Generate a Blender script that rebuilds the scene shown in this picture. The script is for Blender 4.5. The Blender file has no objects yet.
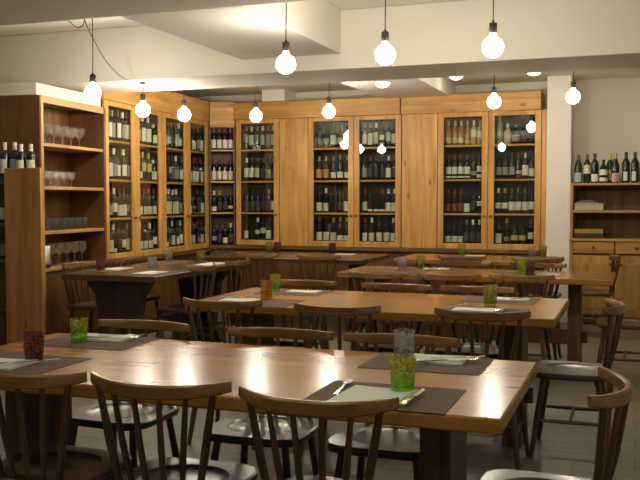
import bpy, math, random
from mathutils import Vector, Matrix
random.seed(7)
PI = math.pi
scene = bpy.context.scene
col = scene.collection

# ------------------------------------------------------------------ materials
M = {}

def new_mat(name):
    m = bpy.data.materials.new(name)
    m.use_nodes = True
    nt = m.node_tree
    for n in list(nt.nodes):
        nt.nodes.remove(n)
    out = nt.nodes.new('ShaderNodeOutputMaterial')
    M[name] = m
    return m, nt, out

def principled(nt, out):
    b = nt.nodes.new('ShaderNodeBsdfPrincipled')
    nt.links.new(b.outputs[0], out.inputs[0])
    return b

def plain(name, c, rough=0.5, metal=0.0, bump=0.0, bscale=60, var=0.0, spec=0.5):
    m, nt, out = new_mat(name)
    b = principled(nt, out)
    b.inputs['Base Color'].default_value = (*c, 1)
    b.inputs['Roughness'].default_value = rough
    b.inputs['Metallic'].default_value = metal
    b.inputs['Specular IOR Level'].default_value = spec
    tc = nt.nodes.new('ShaderNodeTexCoord')
    no = nt.nodes.new('ShaderNodeTexNoise')
    no.inputs['Scale'].default_value = bscale
    no.inputs['Detail'].default_value = 4
    nt.links.new(tc.outputs['Object'], no.inputs['Vector'])
    if bump:
        bp = nt.nodes.new('ShaderNodeBump')
        bp.inputs['Strength'].default_value = bump
        bp.inputs['Distance'].default_value = 0.01
        nt.links.new(no.outputs['Fac'], bp.inputs['Height'])
        nt.links.new(bp.outputs[0], b.inputs['Normal'])
    if var:
        mx = nt.nodes.new('ShaderNodeMixRGB')
        mx.blend_type = 'MULTIPLY'
        mx.inputs[0].default_value = var
        mx.inputs[1].default_value = (*c, 1)
        nt.links.new(no.outputs['Fac'], mx.inputs[2])
        nt.links.new(mx.outputs[0], b.inputs['Base Color'])
    return m

def wood(name, dark, light, axis='X', rough=0.4, coat=0.0, plank=0.0, plank_axis='Y', knots=0.0, fine=1.0, bump=0.08, detail=7):
    """procedural wood with grain along AXIS of the object"""
    m, nt, out = new_mat(name)
    N = nt.nodes.new
    L = nt.links.new
    b = principled(nt, out)
    tc = N('ShaderNodeTexCoord')
    oi = N('ShaderNodeObjectInfo')
    off = N('ShaderNodeVectorMath'); off.operation = 'SCALE'
    off.inputs[0].default_value = (7.3, 5.1, 9.7)
    L(oi.outputs['Random'], off.inputs['Scale'])
    add = N('ShaderNodeVectorMath'); add.operation = 'ADD'
    L(tc.outputs['Object'], add.inputs[0]); L(off.outputs[0], add.inputs[1])
    vec = add.outputs[0]
    pv = None
    if plank:
        sx = N('ShaderNodeSeparateXYZ'); L(tc.outputs['Object'], sx.inputs[0])
        dv = N('ShaderNodeMath'); dv.operation = 'DIVIDE'; dv.inputs[1].default_value = plank
        L(sx.outputs[plank_axis], dv.inputs[0])
        fl = N('ShaderNodeMath'); fl.operation = 'FLOOR'; L(dv.outputs[0], fl.inputs[0])
        wn = N('ShaderNodeTexWhiteNoise'); wn.noise_dimensions = '1D'; L(fl.outputs[0], wn.inputs['W'])
        sc = N('ShaderNodeVectorMath'); sc.operation = 'SCALE'; sc.inputs[0].default_value = (9, 7, 5)
        L(wn.outputs['Value'], sc.inputs['Scale'])
        a2 = N('ShaderNodeVectorMath'); a2.operation = 'ADD'
        L(vec, a2.inputs[0]); L(sc.outputs[0], a2.inputs[1])
        vec = a2.outputs[0]
        pv = wn.outputs['Value']
    mp = N('ShaderNodeMapping')
    s = {'X': (1.6, 22, 22), 'Y': (22, 1.6, 22), 'Z': (22, 22, 1.6)}[axis]
    mp.inputs['Scale'].default_value = tuple(v * fine for v in s)
    L(vec, mp.inputs['Vector'])
    n1 = N('ShaderNodeTexNoise'); n1.inputs['Scale'].default_value = 1.0
    n1.inputs['Detail'].default_value = detail; n1.inputs['Distortion'].default_value = 0.6
    L(mp.outputs[0], n1.inputs['Vector'])
    ramp = N('ShaderNodeValToRGB')
    ramp.color_ramp.elements[0].position = 0.32; ramp.color_ramp.elements[0].color = (*dark, 1)
    ramp.color_ramp.elements[1].position = 0.68; ramp.color_ramp.elements[1].color = (*light, 1)
    L(n1.outputs['Fac'], ramp.inputs[0])
    colr = ramp.outputs[0]
    # broad tone changes
    n2 = N('ShaderNodeTexNoise'); n2.inputs['Scale'].default_value = 2.2; n2.inputs['Detail'].default_value = 2
    L(vec, n2.inputs['Vector'])
    mr = N('ShaderNodeMapRange'); mr.inputs['From Min'].default_value = 0.3; mr.inputs['From Max'].default_value = 0.7
    mr.inputs['To Min'].default_value = 0.8; mr.inputs['To Max'].default_value = 1.12
    L(n2.outputs['Fac'], mr.inputs['Value'])
    hs = N('ShaderNodeHueSaturation'); L(colr, hs.inputs['Color']); L(mr.outputs[0], hs.inputs['Value'])
    colr = hs.outputs[0]
    if pv is not None:
        mr2 = N('ShaderNodeMapRange'); mr2.inputs['To Min'].default_value = 0.86; mr2.inputs['To Max'].default_value = 1.1
        L(pv, mr2.inputs['Value'])
        h2 = N('ShaderNodeHueSaturation'); L(colr, h2.inputs['Color']); L(mr2.outputs[0], h2.inputs['Value'])
        colr = h2.outputs[0]
    if knots:
        mk = N('ShaderNodeMapping')
        k = {'X': (3.0, 7, 7), 'Y': (7, 3.0, 7), 'Z': (7, 7, 3.0)}[axis]
        mk.inputs['Scale'].default_value = k
        L(vec, mk.inputs['Vector'])
        vo = N('ShaderNodeTexVoronoi'); vo.inputs['Scale'].default_value = 1.0
        L(mk.outputs[0], vo.inputs['Vector'])
        kr = N('ShaderNodeMapRange'); kr.inputs['From Min'].default_value = 0.05; kr.inputs['From Max'].default_value = 0.16
        kr.inputs['To Min'].default_value = knots; kr.inputs['To Max'].default_value = 0.0
        L(vo.outputs['Distance'], kr.inputs['Value'])
        mx = N('ShaderNodeMixRGB'); mx.blend_type = 'MIX'
        L(kr.outputs[0], mx.inputs[0]); L(colr, mx.inputs[1])
        mx.inputs[2].default_value = (dark[0] * .35, dark[1] * .28, dark[2] * .25, 1)
        colr = mx.outputs[0]
    L(colr, b.inputs['Base Color'])
    b.inputs['Roughness'].default_value = rough
    if coat:
        b.inputs['Coat Weight'].default_value = coat
        b.inputs['Coat Roughness'].default_value = 0.16
    if not bump:
        return m
    bp = N('ShaderNodeBump'); bp.inputs['Strength'].default_value = bump; bp.inputs['Distance'].default_value = 0.004
    L(n1.outputs['Fac'], bp.inputs['Height']); L(bp.outputs[0], b.inputs['Normal'])
    return m

wood('table_wood', (.345, .158, .031), (.41, .195, .043), 'X', rough=.21, coat=0.0, plank=.149, detail=3, fine=.8, bump=0.0)
wood('dark_table_wood', (.060, .026, .010), (.13, .06, .024), 'X', rough=.28, coat=.2, plank=.16, bump=0.0)
wood('support_wood', (.07, .030, .010), (.16, .075, .026), 'Z', rough=.4)
wood('dark_support_wood', (.028, .012, .006), (.06, .026, .012), 'Z', rough=.45)
wood('chair_wood', (.060, .026, .009), (.125, .059, .021), 'Z', rough=.36, coat=.1)
wood('rail_wood', (.145, .066, .020), (.25, .124, .039), 'X', rough=.36, coat=.1)
wood('seat_wood', (.055, .030, .016), (.105, .058, .031), 'Y', rough=.32, coat=.2, bump=.02)
wood('pine_upright', (.45, .22, .05), (.68, .39, .115), 'Z', rough=.42, knots=.75, fine=.7)
wood('pine_flat', (.45, .22, .05), (.68, .39, .115), 'X', rough=.42, knots=.75, fine=.7)
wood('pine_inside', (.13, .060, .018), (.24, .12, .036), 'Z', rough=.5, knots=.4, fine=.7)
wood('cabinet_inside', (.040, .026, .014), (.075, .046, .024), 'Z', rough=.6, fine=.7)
wood('darker_pine', (.33, .16, .038), (.52, .29, .08), 'X', rough=.45, knots=.7, fine=.7)  # the pine in a darker tone, for the rack, glassware shelves and hutch
wood('darker_pine_upright', (.33, .16, .038), (.52, .29, .08), 'Z', rough=.45, knots=.7, fine=.7)
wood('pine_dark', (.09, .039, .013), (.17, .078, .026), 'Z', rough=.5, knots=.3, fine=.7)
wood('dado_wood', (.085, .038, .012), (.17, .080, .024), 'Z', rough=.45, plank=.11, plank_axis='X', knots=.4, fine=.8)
wood('ledge_wood', (.09, .040, .013), (.17, .080, .024), 'X', rough=.4, fine=.8)
wood('knob_wood', (.13, .058, .016), (.22, .105, .03), 'Z', rough=.35)
plain('plaster', (.72, .68, .57), .85, bump=.05, bscale=40)
plain('ceiling_paint', (.77, .74, .66), .85, bump=.03, bscale=30)
plain('pillar_paint', (.77, .74, .66), .8, bump=.03, bscale=30)
plain('black_plastic', (.015, .017, .015), .4)
plain('cord_black', (.02, .018, .012), .6)
plain('mat_brown', (.120, .074, .054), .85, bump=.1, bscale=300)
plain('napkin_green', (.66, .70, .61), .85, bump=.15, bscale=120)
plain('napkin_white', (.68, .68, .60), .85, bump=.15, bscale=120)
plain('steel', (.75, .73, .68), .2, 1.0)
plain('brushed_steel', (.62, .60, .55), .38, 1.0)
plain('bottle_dark', (.006, .008, .006), .12, spec=.5)
plain('bottle_green', (.012, .03, .010), .12)
plain('bottle_brown', (.03, .012, .004), .12)
plain('bottle_amber', (.30, .15, .035), .12)
plain('bottle_pale', (.42, .34, .17), .12)
plain('bottle_blue', (.012, .02, .06), .12)
for n, c in {'cream': (.72, .66, .50), 'white': (.80, .78, .70), 'yellow': (.62, .50, .20), 'grey': (.30, .29, .27), 'pale green': (.50, .58, .46),
             'pink': (.60, .42, .34), 'dark': (.05, .04, .05), 'orange': (.62, .30, .08), 'pale blue': (.40, .52, .60), 'red': (.28, .03, .025)}.items():
    plain('paper_' + n, c, .65, bump=.02, var=.25, bscale=45)
for n, c in {'black': (.012, .012, .014), 'red': (.26, .015, .014), 'white': (.70, .68, .62), 'gold': (.42, .28, .07), 'grey': (.22, .22, .22), 'green': (.05, .10, .03), 'yellow': (.60, .42, .06)}.items():
    plain('foil_' + n, c, .35)
plain('box_card', (.50, .43, .33), .7, var=.2)
plain('yellow_card', (.36, .24, .04), .6, var=.3)
plain('dark_cloth', (.05, .05, .06), .9, bump=.3)
plain('grey_cloth', (.16, .16, .17), .9, bump=.3)

def floor_mat():
    m, nt, out = new_mat('floor_tiles')
    N = nt.nodes.new; L = nt.links.new
    b = principled(nt, out)
    tc = N('ShaderNodeTexCoord')
    br = N('ShaderNodeTexBrick')
    br.inputs['Scale'].default_value = 1.0
    br.inputs['Brick Width'].default_value = 1.2
    br.inputs['Row Height'].default_value = 0.20
    br.inputs['Mortar Size'].default_value = 0.004
    br.inputs['Color1'].default_value = (.215, .195, .150, 1)
    br.inputs['Color2'].default_value = (.185, .165, .125, 1)
    br.inputs['Mortar'].default_value = (.09, .08, .06, 1)
    L(tc.outputs['Object'], br.inputs['Vector'])
    mp = N('ShaderNodeMapping'); mp.inputs['Scale'].default_value = (2.2, 18, 1)
    L(tc.outputs['Object'], mp.inputs['Vector'])
    no = N('ShaderNodeTexNoise'); no.inputs['Scale'].default_value = 1.5; no.inputs['Detail'].default_value = 6
    L(mp.outputs[0], no.inputs['Vector'])
    mx = N('ShaderNodeMixRGB'); mx.blend_type = 'MULTIPLY'; mx.inputs[0].default_value = .55
    mr = N('ShaderNodeMapRange'); mr.inputs['From Min'].default_value = .3; mr.inputs['From Max'].default_value = .7
    mr.inputs['To Min'].default_value = .6; mr.inputs['To Max'].default_value = 1.2
    L(no.outputs['Fac'], mr.inputs['Value'])
    L(br.outputs['Color'], mx.inputs[1]); L(mr.outputs[0], mx.inputs[2])
    L(mx.outputs[0], b.inputs['Base Color'])
    b.inputs['Roughness'].default_value = .42
floor_mat()

def bulb_mat(name, c, s):
    m, nt, out = new_mat(name)
    e = nt.nodes.new('ShaderNodeEmission')
    e.inputs[0].default_value = (*c, 1)
    e.inputs[1].default_value = s
    nt.links.new(e.outputs[0], out.inputs[0])
BULB = 60.0
bulb_mat('bulb_glow', (1.0, .90, .73), BULB)
bulb_mat('dome_glow', (1.0, .90, .73), 5.0)
bulb_mat('dome_fill', (1.0, .90, .73), 70.0)  # stronger glow, only for the added fill lights out of view

def facing_fresnel(nt, k, base=.04):
    # Schlick reflectance from the angle of view, the same on both sides of a thin wall of glass
    N = nt.nodes.new; L = nt.links.new
    lw = N('ShaderNodeLayerWeight'); lw.inputs['Blend'].default_value = .5
    pw = N('ShaderNodeMath'); pw.operation = 'POWER'; pw.inputs[1].default_value = 5
    L(lw.outputs['Facing'], pw.inputs[0])
    ml = N('ShaderNodeMath'); ml.operation = 'MULTIPLY_ADD'; ml.inputs[1].default_value = k * (1 - base); ml.inputs[2].default_value = base * k
    ml.use_clamp = True
    L(pw.outputs[0], ml.inputs[0])
    return ml, lw

def pane_mat():
    m, nt, out = new_mat('pane_glass')
    N = nt.nodes.new; L = nt.links.new
    t = N('ShaderNodeBsdfTransparent'); t.inputs[0].default_value = (.93, .95, .93, 1)
    g = N('ShaderNodeBsdfGlossy'); g.inputs['Roughness'].default_value = .012
    g.inputs['Color'].default_value = (1, 1, 1, 1)
    ml, lw = facing_fresnel(nt, 1.0)
    mx = N('ShaderNodeMixShader')
    L(ml.outputs[0], mx.inputs[0]); L(t.outputs[0], mx.inputs[1]); L(g.outputs[0], mx.inputs[2])
    L(mx.outputs[0], out.inputs[0])
pane_mat()

def tumbler_mat(name, top, bot, clear=.75, pattern=True, shine=.04, rough=.08):
    """coloured pressed glass, colour running from BOT at the base to TOP at the rim"""
    m, nt, out = new_mat(name)
    N = nt.nodes.new; L = nt.links.new
    tc = N('ShaderNodeTexCoord')
    sx = N('ShaderNodeSeparateXYZ'); L(tc.outputs['Object'], sx.inputs[0])
    mr = N('ShaderNodeMapRange'); mr.inputs['From Min'].default_value = .005; mr.inputs['From Max'].default_value = .075
    L(sx.outputs['Z'], mr.inputs['Value'])
    cm = N('ShaderNodeMixRGB'); L(mr.outputs[0], cm.inputs[0])
    cm.inputs[1].default_value = (*bot, 1); cm.inputs[2].default_value = (*top, 1)
    t = N('ShaderNodeBsdfTransparent'); L(cm.outputs[0], t.inputs[0])
    d = N('ShaderNodeBsdfTranslucent'); L(cm.outputs[0], d.inputs[0])
    df = N('ShaderNodeBsdfDiffuse'); L(cm.outputs[0], df.inputs[0])
    ad = N('ShaderNodeMixShader'); ad.inputs[0].default_value = .5
    L(d.outputs[0], ad.inputs[1]); L(df.outputs[0], ad.inputs[2])
    m1 = N('ShaderNodeMixShader'); m1.inputs[0].default_value = 1 - clear
    L(t.outputs[0], m1.inputs[1]); L(ad.outputs[0], m1.inputs[2])
    g = N('ShaderNodeBsdfGlossy'); g.inputs['Roughness'].default_value = rough
    fr, lw = facing_fresnel(nt, 1.0, shine)
    m2 = N('ShaderNodeMixShader')
    L(fr.outputs[0], m2.inputs[0]); L(m1.outputs[0], m2.inputs[1]); L(g.outputs[0], m2.inputs[2])
    L(m2.outputs[0], out.inputs[0])
    if pattern:
        vo = N('ShaderNodeTexVoronoi'); vo.inputs['Scale'].default_value = 95
        L(tc.outputs['Object'], vo.inputs['Vector'])
        bp = N('ShaderNodeBump'); bp.inputs['Strength'].default_value = .9; bp.inputs['Distance'].default_value = .004
        L(vo.outputs['Distance'], bp.inputs['Height'])
        L(bp.outputs[0], g.inputs['Normal']); L(bp.outputs[0], df.inputs['Normal']); L(bp.outputs[0], lw.inputs['Normal'])
        # the pressed dimples are thicker glass, so they tint more
        pr = N('ShaderNodeMapRange'); pr.inputs['From Max'].default_value = .7
        pr.inputs['To Min'].default_value = 1 - clear + .25; pr.inputs['To Max'].default_value = max(.02, 1 - clear - .15)
        L(vo.outputs['Distance'], pr.inputs['Value']); L(pr.outputs[0], m1.inputs[0])
tumbler_mat('glass_green', (.86, .88, .40), (.55, .90, .26), .86)
tumbler_mat('glass_olive', (.78, .78, .44), (.68, .70, .34), .86)
tumbler_mat('glass_amber', (.86, .68, .30), (.82, .58, .20), .86)
tumbler_mat('glass_grey', (.87, .87, .88), (.78, .78, .81), .92)
tumbler_mat('glass_red', (.62, .36, .31), (.50, .26, .25), .88)
tumbler_mat('glass_dark', (.58, .46, .42), (.48, .37, .35), .88)
tumbler_mat('glass_clear', (.97, .97, .96), (.96, .96, .95), .90, pattern=False, shine=.10)
tumbler_mat('glass_smoke', (.56, .60, .56), (.42, .46, .42), .8, pattern=False, shine=.06)

# ------------------------------------------------------------------ mesh helper
class MB:
    def __init__(s):
        s.v = []; s.f = []; s.sm = []
    def add(s, vs, fs, smooth=False):
        b = len(s.v)
        s.v.extend(tuple(p) for p in vs)
        for f in fs:
            s.f.append(tuple(b + i for i in f)); s.sm.append(smooth)
        return s
    def box(s, x0, x1, y0, y1, z0, z1):
        return s.add([(x0, y0, z0), (x1, y0, z0), (x1, y1, z0), (x0, y1, z0), (x0, y0, z1), (x1, y0, z1), (x1, y1, z1), (x0, y1, z1)],
                     [(0, 3, 2, 1), (4, 5, 6, 7), (0, 1, 5, 4), (1, 2, 6, 5), (2, 3, 7, 6), (3, 0, 4, 7)])
    def loft(s, rings, cap0=True, cap1=True, smooth=True):
        n = len(rings[0]); b = len(s.v)
        for r in rings: s.v.extend(tuple(p) for p in r)
        for k in range(len(rings) - 1):
            for i in range(n):
                j = (i + 1) % n
                s.f.append((b + k * n + i, b + k * n + j, b + (k + 1) * n + j, b + (k + 1) * n + i)); s.sm.append(smooth)
        if cap0: s.f.append(tuple(b + i for i in reversed(range(n)))); s.sm.append(False)
        if cap1: s.f.append(tuple(b + (len(rings) - 1) * n + i for i in range(n))); s.sm.append(False)
        return s
    def lathe(s, prof, n=16, c=(0, 0, 0), cap0=True, cap1=True):
        rings = [[(c[0] + r * math.cos(2 * PI * i / n), c[1] + r * math.sin(2 * PI * i / n), c[2] + z) for i in range(n)] for r, z in prof]
        return s.loft(rings, cap0, cap1)
    def tube(s, pts, rad, n=8):
        pts = [Vector(p) for p in pts]
        if not isinstance(rad, (list, tuple)): rad = [rad] * len(pts)
        rings = []
        t0 = (pts[1] - pts[0]).normalized()
        a = Vector((1, 0, 0)) if abs(t0.x) < .9 else Vector((0, 1, 0))
        u = t0.cross(a).normalized()
        for k, p in enumerate(pts):
            t = (pts[min(k + 1, len(pts) - 1)] - pts[max(k - 1, 0)]).normalized()
            u = (u - t * u.dot(t)).normalized(); w = t.cross(u)
            rings.append([p + (u * math.cos(2 * PI * i / n) + w * math.sin(2 * PI * i / n)) * rad[k] for i in range(n)])
        return s.loft(rings)
    def prism(s, poly, z0, z1):
        return s.loft([[(x, y, z0) for x, y in poly], [(x, y, z1) for x, y in poly]], smooth=False)
    def mesh(s, name, mat, sharp=40):
        me = bpy.data.meshes.new(name)
        me.from_pydata(s.v, [], s.f)
        me.update()
        for p, q in zip(me.polygons, s.sm): p.use_smooth = q
        me.set_sharp_from_angle(angle=math.radians(sharp))
        me.materials.append(M[mat])
        return me
    def build(s, name, mat, parent=None, bevel=0.0, loc=None, rotz=0, seg=2, sharp=40):
        o = bpy.data.objects.new(name, s.mesh(name, mat, sharp))
        col.objects.link(o)
        if parent is not None: o.parent = parent
        if loc is not None: o.location = loc
        o.rotation_euler = (0, 0, rotz)
        if bevel:
            md = o.modifiers.new('edge', 'BEVEL'); md.width = bevel; md.segments = seg; md.limit_method = 'ANGLE'
        return o

def tag(o, label=None, cat=None, group=None, kind=None):
    if label: o['label'] = label
    if cat: o['category'] = cat
    if group: o['group'] = group
    if kind: o['kind'] = kind
    return o
def thing(name, label, cat, loc=(0, 0, 0), rotz=0, group=None):
    o = bpy.data.objects.new(name, None); col.objects.link(o)
    o.location = loc; o.rotation_euler = (0, 0, rotz); o.empty_display_size = .1
    return tag(o, label, cat, group)
def dup(root, loc, rotz, label, group=None):
    r = root.copy(); col.objects.link(r); r.location = loc; r.rotation_euler = (0, 0, rotz)
    r['label'] = label
    if group: r['group'] = group
    for ch in list(root.children):
        c = ch.copy(); col.objects.link(c); c.parent = r
        for g in list(ch.children):
            d = g.copy(); col.objects.link(d); d.parent = c
    return r
def struct(name, mb, mat, bevel=0, **k):
    return tag(mb.build(name, mat, bevel=bevel, **k), kind='structure')

# ------------------------------------------------------------------ room shell
XL, XR, YF, YB, ZC = -6.4, 2.2, -2.6, 10.36, 2.84
struct('floor', MB().box(XL - .1, XR + .1, YF - .1, YB + .1, -.1, 0), 'floor_tiles')
struct('ceiling', MB().box(XL - .1, XR + .1, YF - .1, YB + .1, ZC, ZC + .1), 'ceiling_paint')
struct('wall_back', MB().box(XL - .1, XR + .1, YB, YB + .1, 0, ZC), 'plaster')
struct('wall_left', MB().box(XL - .1, XL, YF, YB, 0, ZC), 'plaster')
struct('wall_right', MB().box(XR, XR + .1, YF, YB, 0, ZC), 'plaster')
struct('wall_front', MB().box(XL - .1, XR + .1, YF - .1, YF, 0, ZC), 'plaster')
struct('ceiling_beam_near', MB().box(XL, XR, 3.55, 4.5, 2.415, ZC), 'ceiling_paint', bevel=.006)
struct('ceiling_beam_far', MB().box(XL, XR, 6.66, 7.4, 2.376, ZC), 'ceiling_paint', bevel=.006)
struct('ceiling_soffit_between', MB().box(-3.09, -2.235, 4.5, 6.66, 2.495, ZC), 'ceiling_paint', bevel=.004)
struct('ceiling_back', MB().box(XL, XR, 7.4, YB, 2.69, ZC), 'ceiling_paint')
struct('ceiling_soffit_back', MB().box(-2.86, -2.05, 7.4, YB, 2.53, 2.69), 'ceiling_paint', bevel=.004)
struct('ceiling_block', MB().box(-4.37, -4.07, 9.98, YB, 2.55, 2.69), 'pillar_paint', bevel=.004)
struct('wall_left_return', MB().box(XL, -5.42, 6.67, YB, 0, 2.375), 'plaster')
struct('ceiling_light_band_block', MB().box(-1.02, .055, .03, .62, 2.226, 2.33), 'plaster', bevel=.004, loc=(-4.82, 7.2, 0), rotz=math.atan2(.997, -.079))  # added block, stands in for the band of light above the glassware shelves
struct('pillar', MB().box(-.958, -.70, 9.93, YB, 0, 2.69), 'pillar_paint', bevel=.006)

# ------------------------------------------------------------------ wooden wall of wine cabinets
LA = math.atan2(.997, -.079)            # direction of the cabinets along the side wall
LO = Vector((-4.82, 7.2, 0))            # a point on their front
def on_left(s, y=0.0, z=0.0):
    """point S metres along the side wall front (0 = LO), Y metres into the wall"""
    c, n = math.cos(LA), math.sin(LA)
    return (LO.x + c * s - n * y, LO.y + n * s + c * y, z)

# panelling between and above the cabinets
Y0 = 9.99
struct('wall_panel_back', MB().box(-4.145, -3.775, Y0 + .005, YB, .785, 2.335), 'pine_upright', bevel=.004)
struct('wall_panel_middle', MB().box(-2.605, -2.185, Y0 + .005, YB, .785, 2.335), 'pine_upright', bevel=.004)
struct('wall_panel_end', MB().box(-1.017, -.962, Y0 + .005, YB, 0, 2.335), 'pine_upright', bevel=.004)
struct('trim_1', MB().box(-4.76, -2.625, Y0 - .015, YB, 2.337, 2.545), 'pine_flat', bevel=.006)
struct('trim_2', MB().box(-2.62, -1.03, Y0 + .01, YB, 2.337, 2.545), 'pine_flat', bevel=.006)
struct('wall_dado_back', MB().box(-4.76, -1.02, Y0 + .02, YB, 0, .735), 'dado_wood')
struct('trim_3', MB().box(-4.76, -.97, Y0 - .03, YB, .737, .783), 'ledge_wood', bevel=.006)
struct('baseboard_back', MB().box(-4.76, -1.02, Y0 + .005, Y0 + .019, 0, .09), 'ledge_wood', bevel=.003)
struct('wall_dado_left', MB().box(.06, 2.62, .02, .3, 0, .705), 'dado_wood', loc=LO, rotz=LA)
struct('trim_4', MB().box(.06, 2.65, -.03, .3, .707, .748), 'ledge_wood', bevel=.006, loc=LO, rotz=LA)
struct('trim_5', MB().box(.06, 2.65, -.005, .3, 2.307, 2.56), 'pine_flat', bevel=.006, loc=LO, rotz=LA)
CA = math.atan2(.14, .29)
struct('trim_6', MB().box(.01, .315, -.005, .22, 2.262, 2.56), 'pine_flat', bevel=.004, loc=(-5.03, 9.85, 0), rotz=CA)
struct('wall_dado_corner', MB().box(0, .32, .02, .3, 0, .735), 'dado_wood', loc=(-5.03, 9.85, 0), rotz=CA)

def wine_cabinet(label, loc, rotz, width, doors, z0, z1, shelves, knobs, stile=.07):
    """glazed wall cabinet; local x to the right along the front, y into the wall. DOORS: x limits of each door"""
    root = thing('wine_cabinet', label, 'cabinet', (loc[0], loc[1], 0), rotz, 'glazed wine cabinets in the wooden wall')
    D, t = .30, .02
    c = MB()
    c.box(0, t, .024, D, z0, z1).box(width - t, width, .024, D, z0, z1)
    c.box(t, width - t, .024, D, z0, z0 + .05).box(t, width - t, .024, D, z1 - .04, z1).box(t, width - t, D - .012, D, z0 + .05, z1 - .04)
    for a, b in zip(doors[:-1], doors[1:]):
        c.box(a[1] - .01, b[0] + .01, .03, D - .012, z0 + .05, z1 - .04)
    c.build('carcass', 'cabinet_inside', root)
    spans = []
    for (a, b), kn in zip(doors, knobs):
        lo = t if a == doors[0][0] else a + .01
        hi = width - t if b == doors[-1][1] else b - .01
        for z in shelves:
            MB().box(lo + .001, hi - .001, .032, D - .013, z - .022, z).build('shelf', 'pine_flat', root, bevel=.003)
        g0, g1 = a + stile, b - stile
        d = MB()
        d.box(a + .002, g0, 0, .022, z0, z1).box(g1, b - .002, 0, .022, z0, z1)
        d.box(g0, g1, 0, .022, z0, z0 + .065).box(g0, g1, 0, .022, z1 - .05, z1)
        dr = d.build('door', 'pine_upright', root, bevel=.004)
        MB().box(g0 + .0005, g1 - .0005, .010, .014, z0 + .0655, z1 - .0505).build('glass_pane', 'pane_glass', dr)
        kx = {'l': a + stile * .5, 'r': b - stile * .5}[kn]
        k = MB()
        rings = [[(kx + r * math.cos(2 * PI * i / 12), yy, 1.16 + r * math.sin(2 * PI * i / 12)) for i in range(12)] for r, yy in ((.007, 0), (.007, -.008), (.014, -.013), (.015, -.020), (.009, -.026))]
        k.loft([list(reversed(r)) for r in rings]).build('knob', 'knob_wood', dr)
        spans.append((g0, g1))
    return spans

# ------------------------------------------------------------------ bottles
def bordeaux(n=14):
    return [(.0, .0), (.030, .0), (.036, .004), (.0375, .02), (.0375, .19), (.035, .208), (.026, .225), (.016, .243), (.0142, .26), (.0142, .29), (.0155, .291), (.0155, .30), (.0, .30)]
def burgundy():
    return [(.0, .0), (.033, .0), (.039, .004), (.0405, .02), (.0405, .155), (.038, .178), (.030, .205), (.020, .235), (.0150, .258), (.0142, .285), (.0155, .286), (.0155, .296), (.0, .296)]
def flute():
    return [(.0, .0), (.030, .0), (.035, .004), (.036, .02), (.036, .15), (.033, .19), (.025, .235), (.0165, .28), (.0142, .30), (.0142, .318), (.0155, .319), (.0155, .328), (.0, .328)]
SHAPES = {'bordeaux': (bordeaux(), .0375, (.035, .15), (.243, .302)), 'burgundy': (burgundy(), .0405, (.03, .125), (.243, .298)), 'flute': (flute(), .036, (.04, .13), (.27, .33)),
          'squat': ([(.0, .0), (.038, .0), (.044, .004), (.046, .02), (.046, .13), (.042, .155), (.028, .18), (.016, .20), (.015, .235), (.017, .236), (.017, .25), (.0, .25)], .046, (.03, .11), (.20, .252))}
_cache = {}
def radius_at(prof, z):
    for (r0, z0), (r1, z1) in zip(prof[1:], prof[2:]):
        if z0 <= z <= z1 and z1 > z0: return r0 + (r1 - r0) * (z - z0) / (z1 - z0)
    return prof[-2][0]
def bottle_mesh(shape, glass):
    k = ('b', shape, glass)
    if k not in _cache: _cache[k] = MB().lathe([p for p in SHAPES[shape][0] if p[0] > 0], 14).mesh('wine_bottle', 'bottle_' + glass)
    return _cache[k]
def label_mesh(shape, paper, z0, z1, half):
    k = ('l', shape, paper, z0, z1, half)
    if k not in _cache:
        r = SHAPES[shape][1] + .0008; n = 10; m = MB()
        vs, fs = [], []
        for rr in (r, r - .0006):
            for z in (z0, z1):
                for i in range(n + 1):
                    a = -PI / 2 - half + 2 * half * i / n
                    vs.append((rr * math.cos(a), rr * math.sin(a), z))
        w = n + 1
        for i in range(n):
            fs.append((i, i + 1, w + i + 1, w + i)); fs.append((2 * w + i, 3 * w + i, 3 * w + i + 1, 2 * w + i + 1))
        for i in range(n):
            fs.append((w + i, w + i + 1, 3 * w + i + 1, 3 * w + i)); fs.append((i, 2 * w + i, 2 * w + i + 1, i + 1))
        fs.append((0, w, 3 * w, 2 * w)); fs.append((n, 2 * w + n, 3 * w + n, w + n))
        _cache[k] = m.add(vs, fs, True).mesh('label', 'paper_' + paper)
    return _cache[k]
def foil_mesh(shape, foil):
    k = ('f', shape, foil)
    if k not in _cache:
        pr, _r, _l, (a, b) = SHAPES[shape]
        prof = [(radius_at(pr, a) + .001, a), (radius_at(pr, (a + b) / 2) + .001, (a + b) / 2), (.0166, b - .010), (.0166, b)]
        _cache[k] = MB().lathe(prof, 12).mesh('capsule', 'foil_' + foil)
    return _cache[k]
def bottle(loc, rotz, shape, glass, paper, foil, label, group, lab=None, half=1.25, second=None, scale=1.0):
    o = bpy.data.objects.new('wine_bottle', bottle_mesh(shape, glass)); col.objects.link(o)
    o.location = loc; o.rotation_euler = (0, 0, rotz + random.uniform(-.35, .35)); o.scale = (scale,) * 3
    tag(o, label, 'bottle', group)
    z0, z1 = lab or SHAPES[shape][2]
    for nm, me in (('label', label_mesh(shape, paper, z0, z1, half) if paper else None), ('label', label_mesh(shape, second[0], second[1], second[2], half) if second else None),
                   ('capsule', foil_mesh(shape, foil) if foil else None)):
        if me is None: continue
        c = bpy.data.objects.new(nm, me); col.objects.link(c); c.parent = o
    return o

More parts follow.
